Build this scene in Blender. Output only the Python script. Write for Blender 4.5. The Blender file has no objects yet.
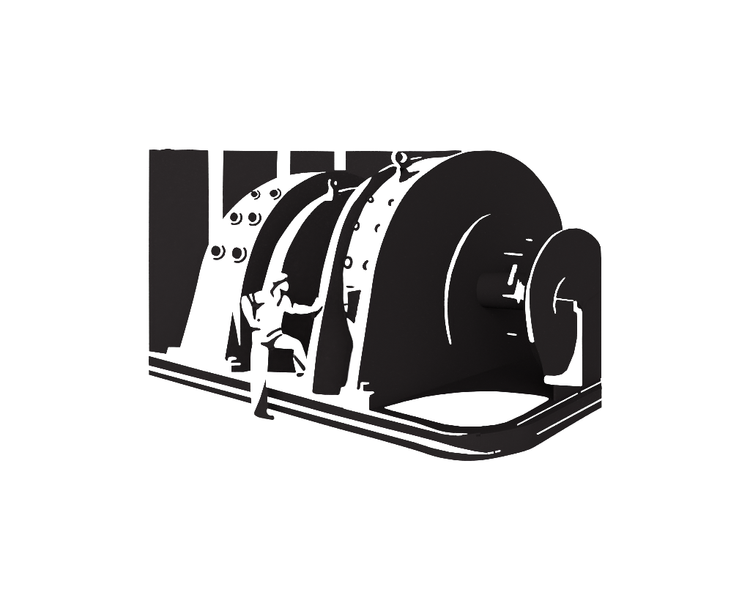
import bpy, math
from mathutils import Vector
from mathutils.bvhtree import BVHTree
from mathutils.geometry import delaunay_2d_cdt

# ------------------------------------------------------------------ camera model
# camera stands at the world origin, 2.03 m above the floor; photo measured in its own 750 x 609 pixels
F, CX, HY, H = 558.0, 375.0, 250.0, 2.03
N1 = math.hypot(650, 558)
R = Vector((650 / N1, 558 / N1, 0)); FW = Vector((-558 / N1, 650 / N1, 0)); CAM = Vector((0, 0, H))
sc = bpy.context.scene
COL = sc.collection

def ray(p): return FW + R * ((p[0] - CX) / F) + Vector((0, 0, (HY - p[1]) / F))
def onx(p, x): d = ray(p); return CAM + d * (x / d.x)
def ony(p, y): d = ray(p); return CAM + d * (y / d.y)
def onz(p, z): d = ray(p); return CAM + d * ((z - H) / d.z)
def ond(p, w): return CAM + ray(p) * w
def proj(v):
    w = v.dot(FW); return (CX + F * v.dot(R) / w, HY - F * (v.z - H) / w)

# ------------------------------------------------------------------ materials
def material(name, col, rough, var, scale, spec):
    m = bpy.data.materials.new(name); m.use_nodes = True
    nt = m.node_tree; b = nt.nodes['Principled BSDF']
    tc = nt.nodes.new('ShaderNodeTexCoord'); no = nt.nodes.new('ShaderNodeTexNoise')
    no.inputs['Scale'].default_value = scale; no.inputs['Detail'].default_value = 5
    nt.links.new(tc.outputs['Object'], no.inputs['Vector'])
    mx = nt.nodes.new('ShaderNodeMix'); mx.data_type = 'RGBA'
    mx.inputs[6].default_value = (*[c * (1 - var) for c in col], 1)
    mx.inputs[7].default_value = (*[min(1, c * (1 + var)) for c in col], 1)
    nt.links.new(no.outputs['Fac'], mx.inputs[0]); nt.links.new(mx.outputs[2], b.inputs['Base Color'])
    b.inputs['Roughness'].default_value = rough; b.inputs['Specular IOR Level'].default_value = spec
    return m
BK = 0.00155
BLACK = material('black_and_shade', (BK * 1.10, BK * 0.93, BK * 0.97), 0.9, 0.03, 6, 0.0)  # black parts and drawn shade alike: shadows are put into this colour
CLOTH_BLACK = material('black_cloth_shade', (BK * 1.10, BK * 0.93, BK * 0.97), 0.9, 0.03, 40, 0.0)  # black clothing and hair, plus shade on the figure as the same colour
WHITE = material('white_paint', (0.88, 0.88, 0.88), 0.55, 0.02, 5, 0.3)
CLOTH = material('white_cloth', (0.86, 0.86, 0.86), 0.9, 0.04, 60, 0.1)
FLOORM = material('white_floor', (0.88, 0.88, 0.88), 0.8, 0.02, 0.8, 0.1)

# ------------------------------------------------------------------ object helpers
def root_loc(o):
    while o.parent is not None: o = o.parent
    return o.location.copy()

def obj(name, verts, faces, mat, parent=None, smooth=False, origin=None):
    """one mesh object from world-space vertices"""
    L = root_loc(parent) if parent else (origin or Vector((0, 0, 0)))
    me = bpy.data.meshes.new(name)
    me.from_pydata([tuple(Vector(v) - L) for v in verts], [], faces); me.validate()
    import bmesh
    bm = bmesh.new(); bm.from_mesh(me)
    bmesh.ops.recalc_face_normals(bm, faces=bm.faces); bm.to_mesh(me); bm.free()
    me.materials.append(mat)
    if smooth:
        for p in me.polygons: p.use_smooth = True
    o = bpy.data.objects.new(name, me); COL.objects.link(o)
    if parent: o.parent = parent
    else: o.location = L
    return o

def thing(name, label, cat, loc, group=None):
    o = bpy.data.objects.new(name, None); COL.objects.link(o); o.location = loc
    o.empty_display_size = 0.2
    tag(o, label, cat, group); return o
def tag(o, label, cat, group=None):
    o['label'] = label; o['category'] = cat
    if group: o['group'] = group

def chaikin(p, it=2):
    """round the corners a little, as ink does: never more than about a pixel of each edge"""
    for k in range(it):
        q = []; cut = 1.0 / (k * 1.6 + 1)
        for i in range(len(p)):
            a, b = p[i], p[(i + 1) % len(p)]
            l = math.hypot(b[0] - a[0], b[1] - a[1]); t = min(.25, cut / max(l, 1e-6))
            q += [(a[0] + (b[0] - a[0]) * t, a[1] + (b[1] - a[1]) * t), (b[0] + (a[0] - b[0]) * t, b[1] + (a[1] - b[1]) * t)]
        p = q
    return p

def catmull(p, n=6):
    out = []
    for i in range(len(p) - 1):
        a, b, c, d = p[max(i - 1, 0)], p[i], p[i + 1], p[min(i + 2, len(p) - 1)]
        for k in range(n):
            t = k / n
            out.append(tuple(.5 * (2 * b[j] + (c[j] - a[j]) * t + (2 * a[j] - 5 * b[j] + 4 * c[j] - d[j]) * t * t
                                   + (3 * b[j] - a[j] - 3 * c[j] + d[j]) * t ** 3) for j in (0, 1)))
    return out + [p[-1]]

def prism(front, back):
    n = len(front)
    return list(front) + list(back), [list(range(n)), list(range(2 * n - 1, n - 1, -1))] + \
        [[i, (i + 1) % n, n + (i + 1) % n, n + i] for i in range(n)]

def clean(p, eps=0.05):
    q = []
    for a in p:
        if not q or math.hypot(a[0] - q[-1][0], a[1] - q[-1][1]) > eps: q.append(a)
    if math.hypot(q[0][0] - q[-1][0], q[0][1] - q[-1][1]) <= eps: q.pop()
    return q

def grow(p, d):
    """move an outline outwards by d (inwards if negative), never by much of its own width"""
    n = len(p); A = sum(p[i][0] * p[(i + 1) % n][1] - p[(i + 1) % n][0] * p[i][1] for i in range(n)) / 2
    P = sum(math.hypot(p[i][0] - p[(i + 1) % n][0], p[i][1] - p[(i + 1) % n][1]) for i in range(n))
    d = math.copysign(min(abs(d), .3 * 2 * abs(A) / P), d) * (1 if A > 0 else -1); out = []
    for i in range(n):
        a, b, c = p[i - 1], p[i], p[(i + 1) % n]
        e, f = (b[0] - a[0], b[1] - a[1]), (c[0] - b[0], c[1] - b[1])
        le, lf = math.hypot(*e) or 1, math.hypot(*f) or 1
        nx, ny = e[1] / le + f[1] / lf, -e[0] / le - f[0] / lf
        k = nx * nx + ny * ny
        if k < .5: out.append(b); continue
        out.append((b[0] + 2 * d * nx / k, b[1] + 2 * d * ny / k))
    return out

def plate(name, poly, fn, at, thick, direction, mat, parent, it=2):
    p = grow(clean(chaikin(poly, it) if it else poly), .3 if mat is BLACK else -.45)
    fr = [fn(a, at) for a in p]
    bk = [v + Vector(direction) * thick for v in fr]
    return obj(name, *prism(fr, bk), mat, parent)
BACK = (-1, 0, 0)

def resample(P, n):
    d = [0]
    for a, b in zip(P, P[1:]): d.append(d[-1] + (b - a).length)
    out, j = [], 0
    for k in range(n):
        s = d[-1] * k / (n - 1)
        while j < len(P) - 2 and d[j + 1] < s: j += 1
        t = (s - d[j]) / max(1e-9, d[j + 1] - d[j]); out.append(P[j].lerp(P[j + 1], min(1, max(0, t))))
    return out

DECK = 0.25
def arch(curve, x, n=70, zbot=DECK - .01):
    """left half of an arch traced bottom to top on the plane x; mirrored about its top"""
    L = [onx(p, x) for p in catmull(curve, 5)]
    L = [Vector((x, max(L[0].y, 4.57), zbot))] + [v for v in L if v.z > zbot + .005]
    L = resample(L, n)
    yc = L[-1].y
    return L + [Vector((x, 2 * yc - v.y, v.z)) for v in reversed(L[:-1])]

def housing(name, back_curve, xb, front_curve, xf, mat, parent):
    A = arch(front_curve, xf); B = arch([(x + .35, y) for x, y in back_curve], xb)
    o = obj(name, *prism(A, B), mat, parent)
    for p in o.data.polygons: p.use_smooth = len(p.vertices) == 4
    v, f = prism(A, B)
    return o, BVHTree.FromPolygons(v, f)

def seg_dist(p, a, b):
    vx, vy = b[0] - a[0], b[1] - a[1]; l = vx * vx + vy * vy
    t = 0 if l == 0 else max(0, min(1, ((p[0] - a[0]) * vx + (p[1] - a[1]) * vy) / l))
    return math.hypot(p[0] - a[0] - t * vx, p[1] - a[1] - t * vy)
def inside(p, poly):
    c = False; x, y = p
    for (x0, y0), (x1, y1) in zip(poly, poly[1:] + poly[:1]):
        if (y0 > y) != (y1 > y) and x < (x1 - x0) * (y - y0) / (y1 - y0) + x0: c = not c
    return c
def onto(name, bvh, poly, thick, mat, parent, it=2, sink=.004, step=1.3):
    """a small solid that lies on, and follows, the surface of a body"""
    loop = grow(clean(chaikin(poly, it) if it else list(poly), .02), -.35 if mat is WHITE else .3); n = len(loop)
    segs = list(zip(loop, loop[1:] + loop[:1])); pts = list(loop)
    y = min(p[1] for p in loop) + step / 2
    while y < max(p[1] for p in loop):
        x = min(p[0] for p in loop) + step / 2
        while x < max(p[0] for p in loop):
            if inside((x, y), loop) and min(seg_dist((x, y), *e) for e in segs) > step * .4: pts.append((x, y))
            x += step
        y += step
    co, ed, fc, ov, oe, of = delaunay_2d_cdt([Vector(p) for p in pts], [(i, (i + 1) % n) for i in range(n)], [], 0, 1e-5)
    co = [(v.x, v.y) for v in co]
    tris = [list(f) for f in fc if inside((sum(co[i][0] for i in f) / len(f), sum(co[i][1] for i in f) / len(f)), loop)]
    hits = []
    for a in co:
        d = ray(a).normalized(); h = bvh.ray_cast(CAM, d)
        hits.append((h[0], h[1] if h[1].dot(d) < 0 else -h[1]) if h[0] is not None else None)
    good = [h for h in hits if h]
    nm = sum((h[1] for h in good), Vector()).normalized()
    dm = sum((h[0] - CAM).dot(FW) for h in good) / len(good)
    loc = [h[0] if h else ond(a, dm) for h, a in zip(hits, co)]
    N = len(loc)
    verts = [v + nm * thick for v in loc] + [v - nm * sink for v in loc]
    faces = tris + [[i + N for i in reversed(f)] for f in tris]
    use = {}
    for f in tris:
        for a, b in zip(f, f[1:] + f[:1]): use[(a, b)] = 1
    faces += [[a, b, b + N, a + N] for a, b in use if (b, a) not in use]
    return verts, faces, name, mat, parent
def put(*a, **k):
    v, f, name, mat, parent = onto(*a, **k); return obj(name, v, f, mat, parent)
def merge(parts, name, mat, parent):
    V, Fc = [], []
    for v, f in parts:
        b = len(V); V += v; Fc += [[i + b for i in q] for q in f]
    return obj(name, V, Fc, mat, parent)

def ell(cx, cy, rx, ry, tilt=0, n=20, a0=0, a1=360):
    t = math.radians(tilt); out = []
    for k in range(n):
        a = math.radians(a0 + (a1 - a0) * k / (n if a1 - a0 == 360 else n - 1))
        x, y = rx * math.cos(a), ry * math.sin(a)
        out.append((cx + x * math.cos(t) - y * math.sin(t), cy + x * math.sin(t) + y * math.cos(t)))
    return out
def crescent(cx, cy, r0, r1, a0, a1, sq=1.0, tilt=0):
    o = ell(cx, cy, r1, r1 * sq, tilt, 14, a0, a1); i = ell(cx, cy, r0, r0 * sq, tilt, 14, a1, a0)
    return o + i

# ------------------------------------------------------------------ floor (setting)
fl = obj('floor', [(-150, -150, 0), (150, -150, 0), (150, 150, 0), (-150, 150, 0)], [[0, 1, 2, 3]], FLOORM)
fl['kind'] = 'structure'; fl['label'] = 'plain white floor under the machine'

# ------------------------------------------------------------------ platform
Y0, X1 = 4.54, -2.46
plat = thing('platform', 'low machine base with rounded corner and black and white striped sides', 'platform', Vector((-5.5, 6.5, 0)))
def path(off=0.0):
    """near long side, rounded corner, short side (plan), pushed outwards by off"""
    foot = [(148.6, 375), (200, 389.6), (245, 402.1), (325, 425.3), (380, 440.3), (415, 450.4), (431, 455.6), (444, 458.8), (461.7, 461), (479, 460.7), (495, 458.4), (515, 454), (526, 450.9), (534, 447.5), (550, 438), (570, 425.9), (590, 414.2), (602, 407.6)]
    pts = [(v.x, v.y) for v in (onz(p, 0) for p in catmull(foot, 6))]
    out = []
    for i, (x, y) in enumerate(pts):
        a = pts[max(0, i - 1)]; b = pts[min(len(pts) - 1, i + 1)]
        tx, ty = b[0] - a[0], b[1] - a[1]; l = math.hypot(tx, ty)
        out.append(Vector((x + ty / l * off, y - tx / l * off, 0)))
    return out
pt = path()
t1 = onz((149, 351.6), DECK); t2 = onz((166.5, 354.3), DECK); t3 = onz((168.5, 347.4), DECK); t4 = onz((182, 347.5), DECK)
outline = pt + [Vector((-2.75, 8.15, 0)), Vector((-3.2, 8.95, 0)), Vector((-4.6, 11.2, 0)), Vector((-6, 11.6, 0)), Vector((t4.x - .1, 11.6, 0)), Vector((t4.x, t4.y, 0)),
                Vector((t3.x, t3.y, 0)), Vector((t2.x, t2.y, 0)), Vector((t1.x, t1.y, 0))]
def slab(name, z0, z1, mat, ol):
    return obj(name, *prism([Vector((v.x, v.y, z1)) for v in ol], [Vector((v.x, v.y, z0)) for v in ol]), mat, plat)
side = slab('base_block', 0.0, 0.243, BLACK, outline)
deck_inset = path(-0.003)
deck = slab('deck', 0.243, DECK, WHITE, deck_inset + outline[len(pt):])

# white stripe round the side, following the traced edges along the path
def interp(c, x):
    if x <= c[0][0]: return c[0][1]
    for a, b in zip(c, c[1:]):
        if x <= b[0]: return a[1] + (b[1] - a[1]) * (x - a[0]) / (b[0] - a[0])
    return c[-1][1]
def dense(P, n=8):
    return [a.lerp(b, k / n) for a, b in zip(P, P[1:]) for k in range(n)] + [P[-1]]
def stripe(name, up, lo, mat, off=0.004):
    outer = dense(path(off)); inner = dense(path(-0.02))
    V, Fc = [], []; x0, x1 = up[0][0], up[-1][0]; cnt = 0
    for o, i in zip(outer, inner):
        px, _ = proj(o)
        if px < x0 - .6 or px > x1 + .6: continue
        w = o.dot(FW); za = H - (interp(up, px) - HY) * w / F; zb = H - (interp(lo, px) - HY) * w / F
        V += [Vector((o.x, o.y, za)), Vector((i.x, i.y, za)), Vector((i.x, i.y, zb)), Vector((o.x, o.y, zb))]; cnt += 1
    for k in range(cnt - 1):
        for j in range(4): Fc.append([4 * k + j, 4 * k + (j + 1) % 4, 4 * k + 4 + (j + 1) % 4, 4 * k + 4 + j])
    Fc += [[0, 1, 2, 3], [4 * cnt - 4 + j for j in (3, 2, 1, 0)]]
    return obj(name, V, Fc, mat, plat)
WU = [(148.5, 365.8), (200, 379.2), (245, 391), (268, 397.1), (325, 413.1), (380, 427.4), (415, 436.2), (435, 441.5), (455, 447.4), (475, 451.8), (486.5, 453.3)]
WL = [(148.5, 369.5), (200, 383.5), (245, 395.7), (268, 401.9), (325, 417.5), (380, 432.5), (415, 441.9), (431, 447.1), (449.7, 451.5), (468.3, 453.6), (486.5, 453.9)]
stripe('side_stripe', WU, WL, WHITE)
stripe('traced_edge_band', [(148.5, 356), (200, 370), (245, 381.7), (325, 403.6), (380, 417.6), (415, 426.7), (431, 430.6), (444.3, 434.2), (458, 435.4), (466, 434.8), (474.8, 433.5), (480, 432.8)],  # black band traced from image pixels, raised above the deck to meet them
       [(148.5, 364.5), (245, 390), (325, 412), (415, 435), (458, 444), (481, 446)], BLACK, .003)
stripe('side_stripe', [(488.5, 452.8), (493, 452.1)], [(488.5, 453.7), (493, 453)], WHITE)
stripe('side_stripe', [(496, 451.4), (500, 450.4)], [(496, 452.2), (500, 451.2)], WHITE)
stripe('side_stripe', [(538, 433.4), (570, 416), (602.2, 398.5)], [(538, 434.2), (570, 416.8), (602.2, 399.5)], WHITE)
# machine's shadow on the deck as a black sheet, lit deck as white patch
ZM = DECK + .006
shadow_edge = [(369.3, 410), (391.7, 416), (415, 422.3), (431, 427.7), (441.7, 431), (453.7, 432.7), (474.3, 433.2)]
m3 = [onz(p, ZM) for p in catmull(shadow_edge, 4)]
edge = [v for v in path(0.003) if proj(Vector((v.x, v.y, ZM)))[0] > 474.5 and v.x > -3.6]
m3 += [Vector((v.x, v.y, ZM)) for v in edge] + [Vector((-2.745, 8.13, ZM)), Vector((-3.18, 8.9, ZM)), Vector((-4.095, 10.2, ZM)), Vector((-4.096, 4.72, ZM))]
obj('deck_shadow', *prism(m3, [v - Vector((0, 0, .02)) for v in m3]), BLACK, plat)
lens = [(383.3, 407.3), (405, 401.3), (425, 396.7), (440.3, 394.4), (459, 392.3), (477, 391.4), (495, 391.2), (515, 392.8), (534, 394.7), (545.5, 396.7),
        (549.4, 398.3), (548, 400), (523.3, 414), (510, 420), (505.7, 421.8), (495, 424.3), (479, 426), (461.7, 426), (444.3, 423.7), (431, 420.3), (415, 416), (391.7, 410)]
plate('lit_patch', lens, onz, ZM + .005, .0045, (0, 0, -1), WHITE, plat, 1)  # lit deck inside the shadow, laid on as a white patch
plate('edge_trim', [(517, 424.3), (547, 408.7), (577.2, 392.9), (578, 393.5), (547, 409.6), (517.4, 425.2)], onz, ZM + .004, .0035, (0, 0, -1), WHITE, plat, 0)
plate('edge_trim', [(580.4, 391.5), (601.8, 380.7), (601.8, 382), (581, 392.4)], onz, ZM + .004, .0035, (0, 0, -1), WHITE, plat, 0)

# ------------------------------------------------------------------ the generator
gen = thing('generator', 'huge black and white generator with arched bolted housings and a round end disc', 'generator', Vector((-5.5, 7.0, DECK)))

# --- rear housing: white bolted shell with black end plate
XB, XF1 = -9.38, -6.74
back1 = [(180, 347.5), (186.5, 325), (195, 293), (201.5, 265), (208, 246), (215, 231), (223, 219), (233, 207.5), (245, 196.5), (260, 186.5), (277, 178), (290, 175.3), (305, 173.2), (321, 172.8), (335, 174)]
front1 = [(226, 358), (229, 335), (233, 311), (239.8, 303), (241.5, 292), (243.5, 281), (247.5, 265), (253.5, 246), (262, 226.5), (273, 209), (284, 195.5), (293, 187.5), (304, 180.5), (316, 174.6), (326, 172.2), (345, 171.6)]
rear, rear_t = housing('rear_housing', back1, XB, [(225.5, 359)] + front1[1:], XF1 - .012, WHITE, gen)
P1 = [(240.6, 345), (240.2, 318), (239.8, 303)] + catmull(front1[3:], 5)[1:]
A1 = [onx(p, XF1) for p in P1]
yc1 = A1[-1].y
right1 = [Vector((XF1, 2 * yc1 - v.y, v.z)) for v in reversed(A1[2:-1])]
low1 = [onx(p, XF1) for p in [(250, 372.3), (231.6, 372.3), (231.4, 365.2), (240.3, 365), (241, 364), (240.3, 363.2), (231, 363.2), (231.4, 360.2), (236.3, 359.4), (237, 358.3), (235, 357.2), (231.7, 356.8), (228.5, 357.8), (228.2, 360.6), (226.5, 361.2), (225, 358.5), (229, 335), (232.6, 311), (236.5, 329), (239.3, 345.5)]]
poly1 = A1 + right1 + [Vector((XF1, right1[-1].y, DECK + .003))] + low1
obj('end_plate', *prism(poly1, [v + Vector((-.011, 0, 0)) for v in poly1]), BLACK, rear)
def bolt(cx, cy, rx, ry, tilt, k=1.0, sq=1.0, a0=-48, a1=105):
    h = onto('bolt', rear_t, ell(cx, cy, rx, ry, tilt), .03, BLACK, rear, 0)
    r = max(rx, ry)
    c = onto('bolt', rear_t, crescent(cx - .1, cy, r * 1.47 * k, r * 1.88 * k, a0, a1, sq, tilt * .5), .008, BLACK, rear, 1)  # black crescent draws the washer's shadow beside the bolt head
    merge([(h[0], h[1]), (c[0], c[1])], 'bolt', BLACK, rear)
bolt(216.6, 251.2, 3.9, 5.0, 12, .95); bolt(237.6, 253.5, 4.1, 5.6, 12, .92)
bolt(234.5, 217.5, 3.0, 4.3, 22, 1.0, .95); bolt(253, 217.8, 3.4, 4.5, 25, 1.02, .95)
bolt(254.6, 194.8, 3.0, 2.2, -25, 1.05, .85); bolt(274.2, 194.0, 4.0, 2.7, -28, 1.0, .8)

# --- middle ring: narrow white rim with black plate
XB2, XF2 = -6.4, -5.98
left2 = [(253, 371), (254.5, 345), (256.5, 320), (258.5, 305), (262, 290.5), (266, 276), (270, 262), (276.3, 245), (286, 229.6), (296, 216.5), (308, 205), (318, 198.5), (328, 193.3), (333, 195.6), (340, 196), (352, 196)]
right2 = [(262.5, 372), (266, 340), (271, 315), (275.5, 294), (281.2, 273), (284.5, 260), (289, 248), (298, 231), (307, 217.5), (317, 206.5), (325, 200.6), (331.5, 200.3), (333.3, 195), (340, 194.8), (352, 194.8)]
mid, mid_t = housing('middle_ring', left2, XB2, right2, XF2 - .012, WHITE, gen)
A2 = [onx(p, XF2) for p in catmull(right2, 5)]
yc2 = A2[-1].y
mr = [Vector((XF2, 2 * yc2 - v.y, v.z)) for v in reversed(A2[:-1])]
poly2 = A2 + mr + [Vector((XF2, mr[-1].y, DECK + .003)), onx((294.5, 373), XF2)]
obj('end_plate', *prism(poly2, [v + Vector((-.011, 0, 0)) for v in poly2]), BLACK, mid)
plate('lifting_eye', [(326.5, 193.8), (328.4, 192.3), (329, 189), (328.9, 186), (328.1, 183.5), (328.4, 180.6), (329.6, 179), (331.1, 179.4), (330.6, 181.5), (329.8, 183.8), (331.2, 186.6), (333.3, 189.3), (333.2, 195), (332.4, 200.9), (327, 200.5)], onx, XF2 + .006, .008, BACK, WHITE, mid, 1)
plate('eye_pin', ell(336, 183.2, 1.2, 2.0), onx, XF2 + .006, .012, BACK, WHITE, mid, 0)
plate('top_pipe', [(339, 192.2), (339, 190.2), (350, 187.8), (359, 187), (359, 188.6), (348, 190), (341, 192.2)], onx, -5.75, .01, BACK, WHITE, mid)

# --- front flange: white rim, black plate
XB3, XF3 = -5.16, -4.80
left3 = [(305, 372), (307, 356.5), (310.6, 338), (314.3, 319), (318.2, 298), (321.8, 275), (327, 253.5), (333.5, 231), (341, 213), (349, 198.3), (357.7, 187.2), (365, 181.2), (370.5, 177.4), (374.5, 176.8), (377.5, 174.6), (379.5, 171.2), (386, 167.4), (392.5, 164.6), (402, 166), (420, 165.5)]
right3 = [(312.5, 391), (314.3, 374), (317.2, 349), (322.3, 319), (326.3, 299), (330.3, 278.7), (334.3, 258.7), (338.6, 240), (344, 223), (351.7, 206.3), (358.3, 197.5), (364, 189.5), (368.5, 183.6), (372.3, 177), (375.5, 174.4), (378.5, 172.6), (386, 169.2), (392.5, 166.3), (402, 167.2), (420, 167)]
flange, flange_t = housing('front_flange', left3, XB3, right3, XF3 - .012, WHITE, gen)
A3 = [onx(p, XF3) for p in catmull(right3, 5)]
yc3 = A3[-1].y
fr3 = [Vector((XF3, 2 * yc3 - v.y, v.z)) for v in reversed(A3[:-1])]
poly3 = A3 + fr3 + [Vector((XF3, fr3[-1].y, DECK + .003))] + [onx(p, XF3) for p in [(360, 385), (346, 386), (341.3, 387.6), (339.8, 394), (338.5, 395.2), (325, 395.2), (315, 394.2), (312.8, 393)]]
obj('end_plate', *prism(poly3, [v + Vector((-.011, 0, 0)) for v in poly3]), BLACK, flange)
# shadow of the man's hand on the rim, built as a black shape
put('hand_shadow', flange_t, [(311.5, 314), (314, 311.3), (317.5, 310.8), (320, 308.5), (321.6, 306), (323, 306.3), (322.4, 309), (319, 313.6), (315.5, 316.6), (313.4, 319)], .012, BLACK, flange)

# --- front housing: wide bolted white shell and great black end plate
XB4, XF4 = XF3 + .004, -4.09
back4 = [(340, 394), (341.3, 387.6), (346, 384.5), (348.3, 370), (351, 354), (353, 343), (348.6, 329), (346, 317), (343.9, 306), (343, 297), (343.3, 286), (343, 271), (347.2, 253.5), (353, 232.5), (358.3, 219.5), (365.5, 204), (373.7, 194.2), (383.7, 183.5), (394, 175), (398, 170.3), (406, 167.8), (415, 162.9), (428.3, 158.8), (447, 157.1), (461.5, 152.8), (475, 153.5)]
front4 = [(357.2, 389), (359, 374), (365, 335), (371, 295), (374.3, 273.3), (378.3, 256), (383.7, 238.7), (391, 220.5), (398.3, 205.8), (405, 195), (411.7, 186.3), (418, 179.5), (425.7, 173.4), (439, 164), (451, 157.6), (463, 153), (471, 151.1), (482, 150.4), (493.7, 150.6), (505, 153.3), (514, 157.3), (523.3, 163), (532, 170.4), (540, 179.5), (547.8, 190.4), (555, 203.5), (560.5, 216.7), (563, 229), (566, 260), (568, 300)]
L4 = front4[:18]
front, front_t = housing('front_housing', back4, XB4, L4, XF4 - .012, WHITE, gen)
A4 = [onx(p, XF4) for p in catmull(front4, 5)]
r4 = A4[-1]
poly4 = A4 + [Vector((XF4, r4.y + .05, DECK + .008)), onx((369.3, 410.2), XF4)] + [onx(p, XF4) for p in
        [(369.6, 398), (370.3, 395.2), (374.8, 392.8), (374, 391.7), (364.2, 391.4), (363.4, 390.6), (363.6, 385.2), (364.2, 384.5), (369.4, 384), (369.6, 382.6), (361.6, 382.4), (360.8, 383.2), (360.4, 388), (359.3, 389.8), (358, 390)]]
face = obj('end_plate', *prism(poly4, [v + Vector((-.011, 0, 0)) for v in poly4]), BLACK, front)
arc = [(490.5, 213.6), (481.7, 217), (475, 222.3), (470.3, 227.3), (464.3, 234), (457.7, 245.3), (452.3, 258.7), (447.7, 273.3), (445.4, 286.7), (444.6, 301), (444.7, 310), (445.4, 321.7), (447, 332.3), (450, 344.6),
       (451.8, 344.2), (449.6, 332), (448, 320.3), (447.6, 308), (447.8, 299), (449, 286.7), (451.7, 273.3), (455.7, 261.3), (461, 248), (468.3, 234.7), (473.7, 226.7), (479, 220.8), (484, 217.5), (490.6, 214.6)]
plate('face_arc', arc, onx, XF4 + .005, .006, BACK, WHITE, front, 1)  # white arc stands in for the highlight along the rounded rim
# bolts of the front shell
def nut(cx, cy, rx, ry, tilt, ix, iy):
    a = onto('bolt', front_t, ell(cx, cy, rx, ry, tilt), .014, BLACK, front, 0)
    o = obj('bolt', a[0], a[1], BLACK, front)
    b = onto('bolt_tip', front_t, ell(cx + .1, cy, ix, iy, tilt), .022, WHITE, front, 0)
    t = obj('bolt_tip', b[0], b[1], WHITE, front)
nut(370.9, 200, 3.0, 3.2, 20, 1.3, 1.5); nut(356.6, 226.2, 3.2, 4.6, 12, 1.6, 2.4); nut(348.6, 262.8, 4.0, 6.4, 8, 2.2, 3.6)
for c in ([(394, 199.3), (390.5, 199.7), (388.3, 202.5), (388.4, 205.8), (390.7, 206.4), (391.5, 205.2), (391, 203.2), (392, 201.8), (394.2, 200.9)],
          [(380.3, 223.8), (377, 224.8), (374.7, 229), (375.8, 232.4), (377.7, 232.2), (377.3, 229), (378.5, 227), (380.6, 226)],
          [(368.2, 259.8), (365, 261.8), (362.8, 266), (363.8, 269.8), (366.6, 270.4), (367.1, 268.8), (365.7, 266.3), (366.6, 264), (368.5, 262)]):
    put('bolt', front_t, c, .010, BLACK, front)
put('terminal_box', front_t, [(348.9, 291.9), (355, 290.9), (361.6, 289.6), (360.1, 297), (357.6, 312), (355.7, 324), (351.5, 320), (347, 316), (348.6, 313.5), (349.1, 307), (349.1, 300)], .018, BLACK, front, 1)
put('box_slot', front_t, [(347, 285.7), (353, 286), (355, 287), (353, 288.2), (347.2, 287.6)], .012, BLACK, front, 1)
put('box_clip', front_t, [(344.2, 304.2), (347.8, 303.4), (347.8, 305), (344.4, 305.4)], .014, BLACK, front, 1)
put('box_clip', front_t, [(344.6, 311.5), (347.8, 312.2), (347.8, 316.8), (346, 318)], .012, BLACK, front, 1)
put('eye_bracket', front_t, [(399.8, 167.8), (401, 175), (398.9, 181.5), (400, 182.7), (405.7, 181.2), (419.8, 172), (419.3, 171.2), (409.3, 173.2), (408, 171.3), (406.3, 169)], .010, BLACK, front, 1)
XE = XB4 + .05
eye = plate('lifting_eye', ell(402, 157.6, 6.4, 5.9), onx, XE - .02, .05, BACK, BLACK, front, 0)
plate('eye_base', [(398.9, 163.2), (401.2, 166.8), (400.7, 175), (407.6, 174.6), (408.8, 173.4), (407.4, 171.5), (405.8, 168.6), (413, 164.0), (411, 161.5), (404, 161)], onx, XE - .02, .03, BACK, BLACK, eye, 1)
plate('eye_rim', [(394.2, 150.6), (392, 155), (391.8, 158.3), (393, 162.3), (395.4, 164.3), (397.6, 167), (397, 171), (396, 175), (400, 175), (400.9, 170.5), (400.8, 167), (398.7, 163.7), (396, 161), (395, 157.6), (396.2, 153.8), (399, 150.2)], onx, XE, .012, BACK, WHITE, eye, 1)
plate('eye_hole', [(400.7, 152.9), (403, 152.6), (406.3, 154.8), (407.4, 158), (405.6, 161.5), (402.8, 163.1), (400.2, 161.8), (402.4, 160.3), (403.6, 157.5), (402.6, 154.7)], onx, XE, .012, BACK, WHITE, eye, 1)
plate('eye_pin', [(410.7, 159.9), (411, 158.3), (421.5, 156.7), (422.2, 157.7), (416, 159)], onx, XE - .01, .008, BACK, WHITE, eye)

# --- hub (shaft) between end plate and disc
def xcyl(yc, zc, r, x0, x1, n=56):
    a = [Vector((x1, yc + r * math.cos(2 * math.pi * k / n), zc + r * math.sin(2 * math.pi * k / n))) for k in range(n)]
    b = [Vector((x0, v.y, v.z)) for v in a]
    return prism(a, b)
yh, zh = 7.25, 1.45
parts = [xcyl(yh, zh, .26, XF4 - .005, -2.72)]
V, Fc = [], []
for v, f in parts:
    b = len(V); V += v; Fc += [[i + b for i in q] for q in f]
hub = obj('shaft_hub', V, Fc, BLACK, gen)
allv = V + [v for v in poly4]; hub_t = BVHTree.FromPolygons(allv, Fc + [list(range(len(V), len(allv)))])
for nm, pl in (('hub_glint', [(504, 252.6), (513, 253.2), (522, 254), (522, 255.8), (513, 255.2), (504, 254.2)]),
               ('hub_glint', [(526, 238.8), (529, 238.8), (531.8, 239.8), (531.6, 241.2), (528.5, 240.9), (526, 240.3)]),
               ('hub_glint', [(513, 264.8), (517.5, 264.8), (516, 271), (512.3, 284.8), (509, 285.6), (507.4, 283.5), (510.3, 274)]),
               ('hub_gleam', [(503, 294.4), (514.5, 295), (516.6, 287), (518.6, 278.4), (519.7, 283.6), (521.1, 281), (522.2, 285.2), (529, 287), (529, 299.8), (524, 300.5), (520.7, 298.6), (519.5, 303.2), (518, 303.2), (517.5, 299), (510, 297.5), (503, 296.4)]),
               ('hub_glint', [(507, 332.9), (512, 333.3), (516.2, 334), (516, 335.6), (511, 335.2), (507, 334.5)])):
    put(nm, hub_t, pl, .012, WHITE, hub, 1 if nm == 'hub_gleam' else 1)  # small white shapes stand in for highlights on the shaft

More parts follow.
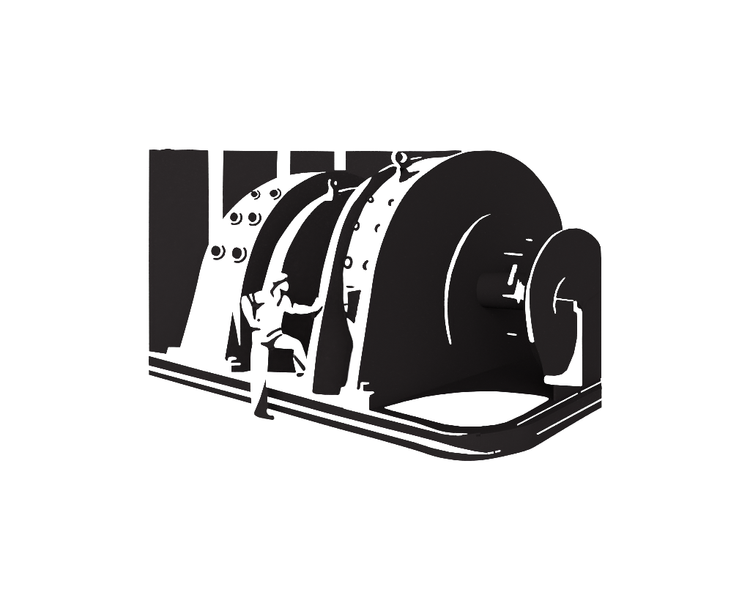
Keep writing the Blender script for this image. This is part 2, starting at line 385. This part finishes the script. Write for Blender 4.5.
# --- round end disc with white rim edge
XD = -2.63
inner = [(563.6, 230.4), (554, 236.7), (544.7, 248.7), (536.7, 264), (532, 280), (530.2, 292), (530.2, 303), (530.8, 312.3), (532.3, 325.7), (535, 341.5)]
outerc = [(562.5, 229.8), (552.7, 235.1), (542, 248), (534, 264), (530, 277.3), (527.2, 287), (526, 300), (526, 312.3), (527.3, 325.7), (529.6, 339.5), (532.2, 342.8)]
rim_poly = catmull(outerc, 4) + catmull(list(reversed(inner)), 4)
disc_poly = catmull(inner, 4) + [(540, 355), (543, 365), (545, 375.5), (555.3, 376.2), (562, 374.7), (567.3, 370.4), (571.3, 361), (574.4, 353.5), (577.3, 339), (577.8, 325), (577.2, 312.6), (574.2, 311.2), (573.6, 301.9),
              (577, 300.6), (583, 309), (588, 300), (601.6, 290), (601.7, 262), (601.2, 248), (600.2, 244.6), (598.6, 241.6), (596, 238.3), (592.8, 235.2), (589, 232.4), (584.9, 230.2), (581, 228.7), (576.7, 227.9), (570, 228.3)]
fr = [onx(p, XD) for p in clean(disc_poly)]
disc = obj('end_disc', *prism(fr, [v + Vector((-.012, 0, 0)) for v in fr]), BLACK, gen)
plate('rim_edge', clean(rim_poly), onx, XD - .013, .006, BACK, WHITE, disc, 0)
# solid of the wheel behind its face
wc = [onx(p, XD - .036) for p in clean(catmull([(565, 235), (556, 241), (546, 250), (538, 266), (534, 282), (532, 300), (533, 320), (537, 340), (543, 360), (555, 375), (566, 369), (573, 354), (576, 339), (577, 310), (594, 255), (588, 240), (577, 233), (565, 235)], 4))]
obj('wheel_body', *prism(wc, [v + Vector((-.16, .12, 0)) for v in wc]), BLACK, disc)
plate('face_arc', [(564.8, 277), (559, 283), (555.6, 291), (554, 298), (553.2, 306), (555, 314), (556.3, 313.6), (555.2, 305.5), (556, 299.8), (560, 300), (574, 301.6), (574, 300.2), (560, 298.4), (555.9, 298), (557.2, 292), (560.2, 285), (565.5, 277.8)], onx, XD + .003, .0035, BACK, WHITE, disc, 1)
ped = plate('bearing_pedestal', [(572.5, 300.4), (577, 300.8), (577.2, 307.8), (580.8, 308.6), (582.2, 311.5), (582, 340), (582.2, 386.4), (566, 385.6), (550.5, 384.6), (548.3, 383), (548, 378.5), (549.4, 376.4), (556, 372), (566, 360), (573, 340), (573.5, 320), (572, 310)], onx, XD - .014, .05, BACK, WHITE, gen, 1)
cas = [(578, 300), (578, 310), (581.6, 311), (581.6, 391.6), (601.8, 381), (601.8, 262), (600.8, 248), (592, 238), (578, 250)]
cf = [onx(p, XD - .02) for p in clean(chaikin(cas, 1))]
cf = [v if v.z > DECK + .004 else Vector((v.x, v.y, DECK + .004)) for v in cf]
obj('bearing_casing', *prism(cf, [v + Vector((-.18, .22, 0)) for v in cf]), BLACK, gen)
# black block added to fill the gap under the pedestal
q = [onx(p, XD - .025) for p in [(556, 377), (581, 385.5), (581, 391.5), (556, 391)]]
q[2].z = q[3].z = DECK + .004
obj('pedestal_filler', *prism(q, [v + Vector((-.03, 0, 0)) for v in q]), BLACK, gen)

# ------------------------------------------------------------------ tall black panels behind
GRP = 'tall black panels behind the machine'
def panel(poly, depth, label, bottom=0.0):
    fr = [ond(p, depth) for p in grow(poly, .3)]
    fr = [v if proj(v)[1] < 300 else Vector((v.x, v.y, bottom)) for v in fr]
    c = sum(fr, Vector()) / len(fr); c.z = 0
    o = obj('standing_panel', *prism(fr, [v + FW * .05 for v in fr]), BLACK, None, origin=c)
    tag(o, label, 'panel', GRP)
panel([(149, 400), (148.8, 260), (149, 149.8), (154, 149.6), (160, 150), (168, 148.6), (175, 149.9), (190, 149.6), (207.6, 150.3), (208, 200), (207.7, 400)], 10.8, 'widest black panel, standing alone left of the white bolted housing')
panel([(223, 400), (222.7, 190), (223.2, 150.6), (250, 150.8), (277.2, 151), (276.8, 165), (277.4, 400)], 16, 'black panel rising behind the white bolted rear housing, between two white gaps')
panel([(290, 400), (290, 170), (290.3, 151), (310, 151), (334.3, 151.4), (334.4, 400)], 16, 'black panel rising behind the rear lifting eye, right of the second white gap')
panel([(334.6, 400), (334.8, 170.3), (345, 170.3), (345.2, 400)], 16.02, 'narrow low black panel with its top below its neighbours, closing the short white notch')
panel([(345.4, 400), (345.6, 151.2), (370, 151), (393, 151.4), (410, 151.2), (430, 151.3), (455, 150.4), (461.6, 150.6), (461.8, 400)], 16, 'black panel behind the front lifting eye, beside the top of the big black end plate')

# ------------------------------------------------------------------ the man
D0 = 6.72
def sstep(t): t = min(1, max(0, t)); return t * t * (3 - 2 * t)
def man_depth(p):
    x, y = p
    leg = sstep((x - 274) / 26) * sstep((y - 322) / 16)
    arm = sstep((x - 288) / 30) * (1 - sstep((y - 322) / 16))
    return D0 + .5 * leg - .10 * arm
foot = ond((264, 419), D0); foot.z = 0
man = thing('person', 'person in white work clothes and peaked cap stepping up, one hand on hip', 'person', foot)

def inflate(outline, holes, k, step, shift=0.0):
    """round a figure outline out into a body: thickness grows from the outline inwards"""
    loops = [clean(chaikin(l, 2), .12) for l in [outline] + holes]
    pts, edges = [], []
    for l in loops:
        b = len(pts); pts += l; edges += [(b + i, b + (i + 1) % len(l)) for i in range(len(l))]
    nb = len(pts)
    segs = [(pts[a], pts[b]) for a, b in edges]
    xs = [p[0] for p in loops[0]]; ys = [p[1] for p in loops[0]]
    y = min(ys); row = 0
    while y < max(ys):
        x = min(xs) + (step / 2 if row % 2 else 0)
        while x < max(xs):
            p = (x, y)
            if inside(p, loops[0]) and not any(inside(p, h) for h in loops[1:]) and min(seg_dist(p, *s) for s in segs) > step * .45: pts.append(p)
            x += step
        y += step * .87; row += 1
    co, ed, fc, ov, oe, of = delaunay_2d_cdt([Vector(p) for p in pts], edges, [], 0, 1e-4)
    co = [(v.x, v.y) for v in co]
    dist = [min(seg_dist(p, *s) for s in segs) for p in co]
    tris = []
    for f in fc:
        c = (sum(co[i][0] for i in f) / len(f), sum(co[i][1] for i in f) / len(f))
        if inside(c, loops[0]) and not any(inside(c, h) for h in loops[1:]): tris.append(list(f))
    V = []; idx = []
    for p, d in zip(co, dist):
        D = man_depth(p) + shift; t = k * math.sqrt(max(0, d)) * D / F
        if d < .01: V.append(ond(p, D)); idx.append((len(V) - 1,) * 2)
        else: V += [ond(p, D - t), ond(p, D + t)]; idx.append((len(V) - 2, len(V) - 1))
    Fc = [[idx[i][0] for i in f] for f in tris] + [[idx[i][1] for i in reversed(f)] for f in tris]
    return V, Fc
body_ol = [(272.6, 282.5), (270.2, 287), (270, 292.5), (268.5, 293), (265, 291.2), (261.7, 290.8), (257.7, 292), (254.5, 294), (251.7, 293.8), (249.3, 294.4), (246.5, 296.4), (244, 296), (242, 297.6), (241.6, 302), (242, 306.6), (244, 313),
           (247.5, 319.3), (251.0, 326.8), (252.3, 332), (252.8, 344.6), (251.3, 352), (250.9, 366), (250.7, 380), (250.8, 390), (251.7, 403), (252.8, 412), (256, 416.5), (262, 417.5), (266.5, 417), (267.3, 408), (267.2, 392), (266.2, 386), (266.2, 378), (267, 374),
           (267.3, 367), (268, 356), (268.2, 349), (274.8, 347.2), (284.9, 348.4), (293, 348.7), (294.8, 350.5), (293.6, 353.5), (293.5, 359), (295.2, 367), (296.4, 372.2), (298, 373.4), (304, 373.4), (306.5, 369), (307, 362), (306, 357.4), (303.2, 349.3),
           (300.9, 343), (298, 340), (292.3, 337.7), (286.7, 334.9), (284, 334.5), (281.8, 333.6), (281.2, 330), (280.5, 327.3), (282, 318), (283.8, 310.6), (288, 312), (292, 314), (295.3, 312.5), (300, 313.8), (306.6, 313.3), (313.8, 311.2), (317.8, 310.3), (321.3, 306.3), (322.6, 302.5), (320.8, 299),
           (318.2, 298.3), (314.6, 302.5), (311.4, 307.4), (304.2, 305.4), (298, 305.1), (295.3, 303.1), (294, 304), (293.3, 308.3), (291.6, 308.3), (290.8, 303.4), (289, 298.4), (286, 295.6), (283, 295.2), (281.6, 293), (282.2, 290.6), (284.3, 290.6), (286.6, 291.2), (288.2, 288), (288, 284), (286.2, 281.6), (285, 279)]
gap = [(252.2, 304), (254, 303.4), (257.6, 304), (260.5, 304.2), (260, 306.5), (257, 310), (256.5, 313), (256.2, 319), (255, 320), (253.4, 319.3), (252.2, 313), (251.9, 307)]
V, Fc = inflate(body_ol, [gap], 2.3, 1.0)
man_t = BVHTree.FromPolygons(V, Fc)
# fingers of the reaching hand, laid round the rim (same mesh as the body)
def tube(pts, rad, n=8):
    V, Fc = [], []
    for i, (p, r) in enumerate(zip(pts, rad)):
        t = (pts[min(i + 1, len(pts) - 1)] - pts[max(i - 1, 0)]).normalized()
        u = t.cross(FW).normalized(); w = t.cross(u)
        V += [p + (u * math.cos(a) + w * math.sin(a)) * r for a in [2 * math.pi * k / n for k in range(n)]]
    for i in range(len(pts) - 1):
        Fc += [[i * n + k, i * n + (k + 1) % n, (i + 1) * n + (k + 1) % n, (i + 1) * n + k] for k in range(n)]
    Fc += [list(range(n - 1, -1, -1)), list(range((len(pts) - 1) * n, len(pts) * n))]
    return V, Fc
for a, m, e in (((317.5, 303), (319.6, 299.6), (321.2, 298.2)), ((318.5, 303.8), (321.3, 300.8), (323.2, 299.6)), ((319, 304.8), (322.2, 302.4), (324, 301.6)), ((319, 305.8), (321.8, 304.6), (323.4, 304.2)), ((315.5, 303.5), (316.2, 300.4), (317.6, 298))):
    P = [ond(a, man_depth(a) - .01), ond(m, man_depth(m) - .03), ond(e, man_depth(e) - .012)]
    v, f = tube(P, [.0105, .0095, .007]); b = len(V); V += v; Fc += [[i + b for i in q] for q in f]
body = obj('body', V, Fc, CLOTH, man, smooth=True)
V, Fc = inflate([(270.2, 280), (270, 275.5), (272.5, 272), (277, 270.8), (281, 273.2), (284.8, 273.9), (287.3, 275.2), (287, 277), (284.3, 279.3), (279, 281), (273.4, 282.8), (271.5, 282)], [], 2.6, .7, -.03)
obj('cap', V, Fc, CLOTH, man, smooth=True)
def mark(name, poly, t=.012, it=2): return put(name, man_t, poly, t, CLOTH_BLACK, man, it)
mark('hair_brim_shade', [(273, 282.6), (279, 281), (284.5, 279.2), (287.4, 277.6), (287.6, 280.5), (285.6, 281.8), (281, 283.8), (278, 285.8), (275, 289.3), (273, 292), (274.4, 297), (273.6, 297.8), (272.4, 296), (270.2, 292.4), (272, 289.6), (274.5, 286.6), (273.6, 284.4)], .02, 1)  # hair, with the cap brim's shadow on the face added in black
mark('collar', [(279.6, 288.3), (281.5, 289.6), (284.3, 290.8), (286.5, 291.4), (284, 294), (283.2, 295.6), (281.9, 298), (281.6, 300.2), (278.8, 306), (277.2, 306.8), (276.3, 305.4), (276.8, 303.4), (279, 300), (280.6, 297.4), (280.2, 292)], .014, 1)
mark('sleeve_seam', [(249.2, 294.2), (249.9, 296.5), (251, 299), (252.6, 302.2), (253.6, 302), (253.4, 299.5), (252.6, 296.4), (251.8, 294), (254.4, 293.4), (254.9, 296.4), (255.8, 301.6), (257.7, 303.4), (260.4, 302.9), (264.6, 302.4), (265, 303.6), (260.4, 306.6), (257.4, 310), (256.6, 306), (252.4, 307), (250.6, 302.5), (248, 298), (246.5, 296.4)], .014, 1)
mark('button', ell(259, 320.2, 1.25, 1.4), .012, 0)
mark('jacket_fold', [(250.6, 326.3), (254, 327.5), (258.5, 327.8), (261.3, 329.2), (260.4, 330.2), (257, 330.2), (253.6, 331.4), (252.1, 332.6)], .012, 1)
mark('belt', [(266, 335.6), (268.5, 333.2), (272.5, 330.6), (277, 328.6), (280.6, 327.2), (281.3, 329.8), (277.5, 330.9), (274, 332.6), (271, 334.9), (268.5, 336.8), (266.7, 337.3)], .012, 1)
mark('belt_shade', [(260.1, 343.2), (261.2, 342.2), (264.5, 342.4), (267.6, 342), (271.8, 339), (276, 336.2), (281, 333.7), (282.6, 334.4), (279, 336.4), (276.2, 339.3), (274.2, 342.6), (273.8, 345.5), (274.8, 347.4), (272, 349.4), (268.2, 350), (267.6, 347.4), (265, 345.8), (261.4, 344.6)], .014, 1)  # shadow below the belt, laid on as a black mark
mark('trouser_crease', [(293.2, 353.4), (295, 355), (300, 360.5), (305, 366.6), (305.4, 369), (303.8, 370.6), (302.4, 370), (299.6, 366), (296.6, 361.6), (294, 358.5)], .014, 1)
bv = [(267.3, 373.4), (263.8, 384.4), (259.8, 397.8), (253.6, 412.6), (254.2, 415.3), (257.7, 417.4), (265, 418.8), (273, 420.2), (274.7, 418.6), (274.4, 416.4), (273, 415), (269.3, 415), (267.4, 413), (266.9, 410.6), (267.8, 408.2), (267.8, 400), (267.8, 392), (266.2, 386), (266.2, 377)]  # shoe plus the shaded side of the lower leg, put in as black
bf = [ond(p, D0 - .085) for p in clean(chaikin(bv, 1))]
bf = [v if v.z > .004 else Vector((v.x, v.y, .004)) for v in bf]
obj('shoe_leg_shade', *prism(bf, [ond(p, D0 + .03) for p in clean(chaikin(bv, 1))]), CLOTH_BLACK, man)
V, Fc = inflate([(295.8, 374), (297.8, 372.6), (304.3, 372.8), (304.4, 374), (302.6, 376.2), (299, 377.4), (296.6, 376.6)], [], 2.2, .6, -.07)
obj('shoe', V, Fc, CLOTH_BLACK, man, smooth=True)
# low white block added on the deck to hold up the raised foot
zs = ond((300, 377.2), man_depth((300, 377)) - .05).z
c = ond((300, 377.2), man_depth((300, 377)) - .02)
sv = [Vector((c.x + a, c.y + b, 0)) for a, b in ((-.12, -.1), (.12, -.1), (.12, .12), (-.12, .12))]
obj('step', *prism([Vector((v.x, v.y, zs)) for v in sv], [Vector((v.x, v.y, DECK - .004)) for v in sv]), WHITE, plat)

# ------------------------------------------------------------------ camera, light, view
cd = bpy.data.cameras.new('camera'); cam = bpy.data.objects.new('camera', cd); COL.objects.link(cam)
cam.location = CAM; cam.rotation_euler = (math.radians(90), 0, math.atan2(-FW.x, FW.y))
cd.sensor_width = 36; cd.lens = F / 750 * 36; cd.shift_y = -(304.5 - HY) / 750; cd.clip_end = 1000
sc.camera = cam
w = bpy.data.worlds.new('World'); sc.world = w; w.use_nodes = True
bg = w.node_tree.nodes['Background']; bg.inputs[0].default_value = (1, 1, 1, 1); bg.inputs[1].default_value = 1.0
sd = bpy.data.lights.new('fill_sun', 'SUN'); sd.energy = 4.5; sd.angle = math.radians(35); sd.color = (1, 1, 1)  # added frontal fill, brightens the deep blacks from near the camera
fill_sun = bpy.data.objects.new('fill_sun', sd); COL.objects.link(fill_sun); fill_sun.location = (0, -2, 8)
fill_sun.rotation_euler = (Vector((-0.50, 0.84, -0.24))).to_track_quat('-Z', 'Y').to_euler()
sc.view_settings.view_transform = 'Standard'; sc.view_settings.look = 'None'; sc.view_settings.gamma = 1
sc.view_settings.exposure = 2.6
sc.cycles.pixel_filter_type = 'BLACKMAN_HARRIS'; sc.cycles.filter_width = 1.15
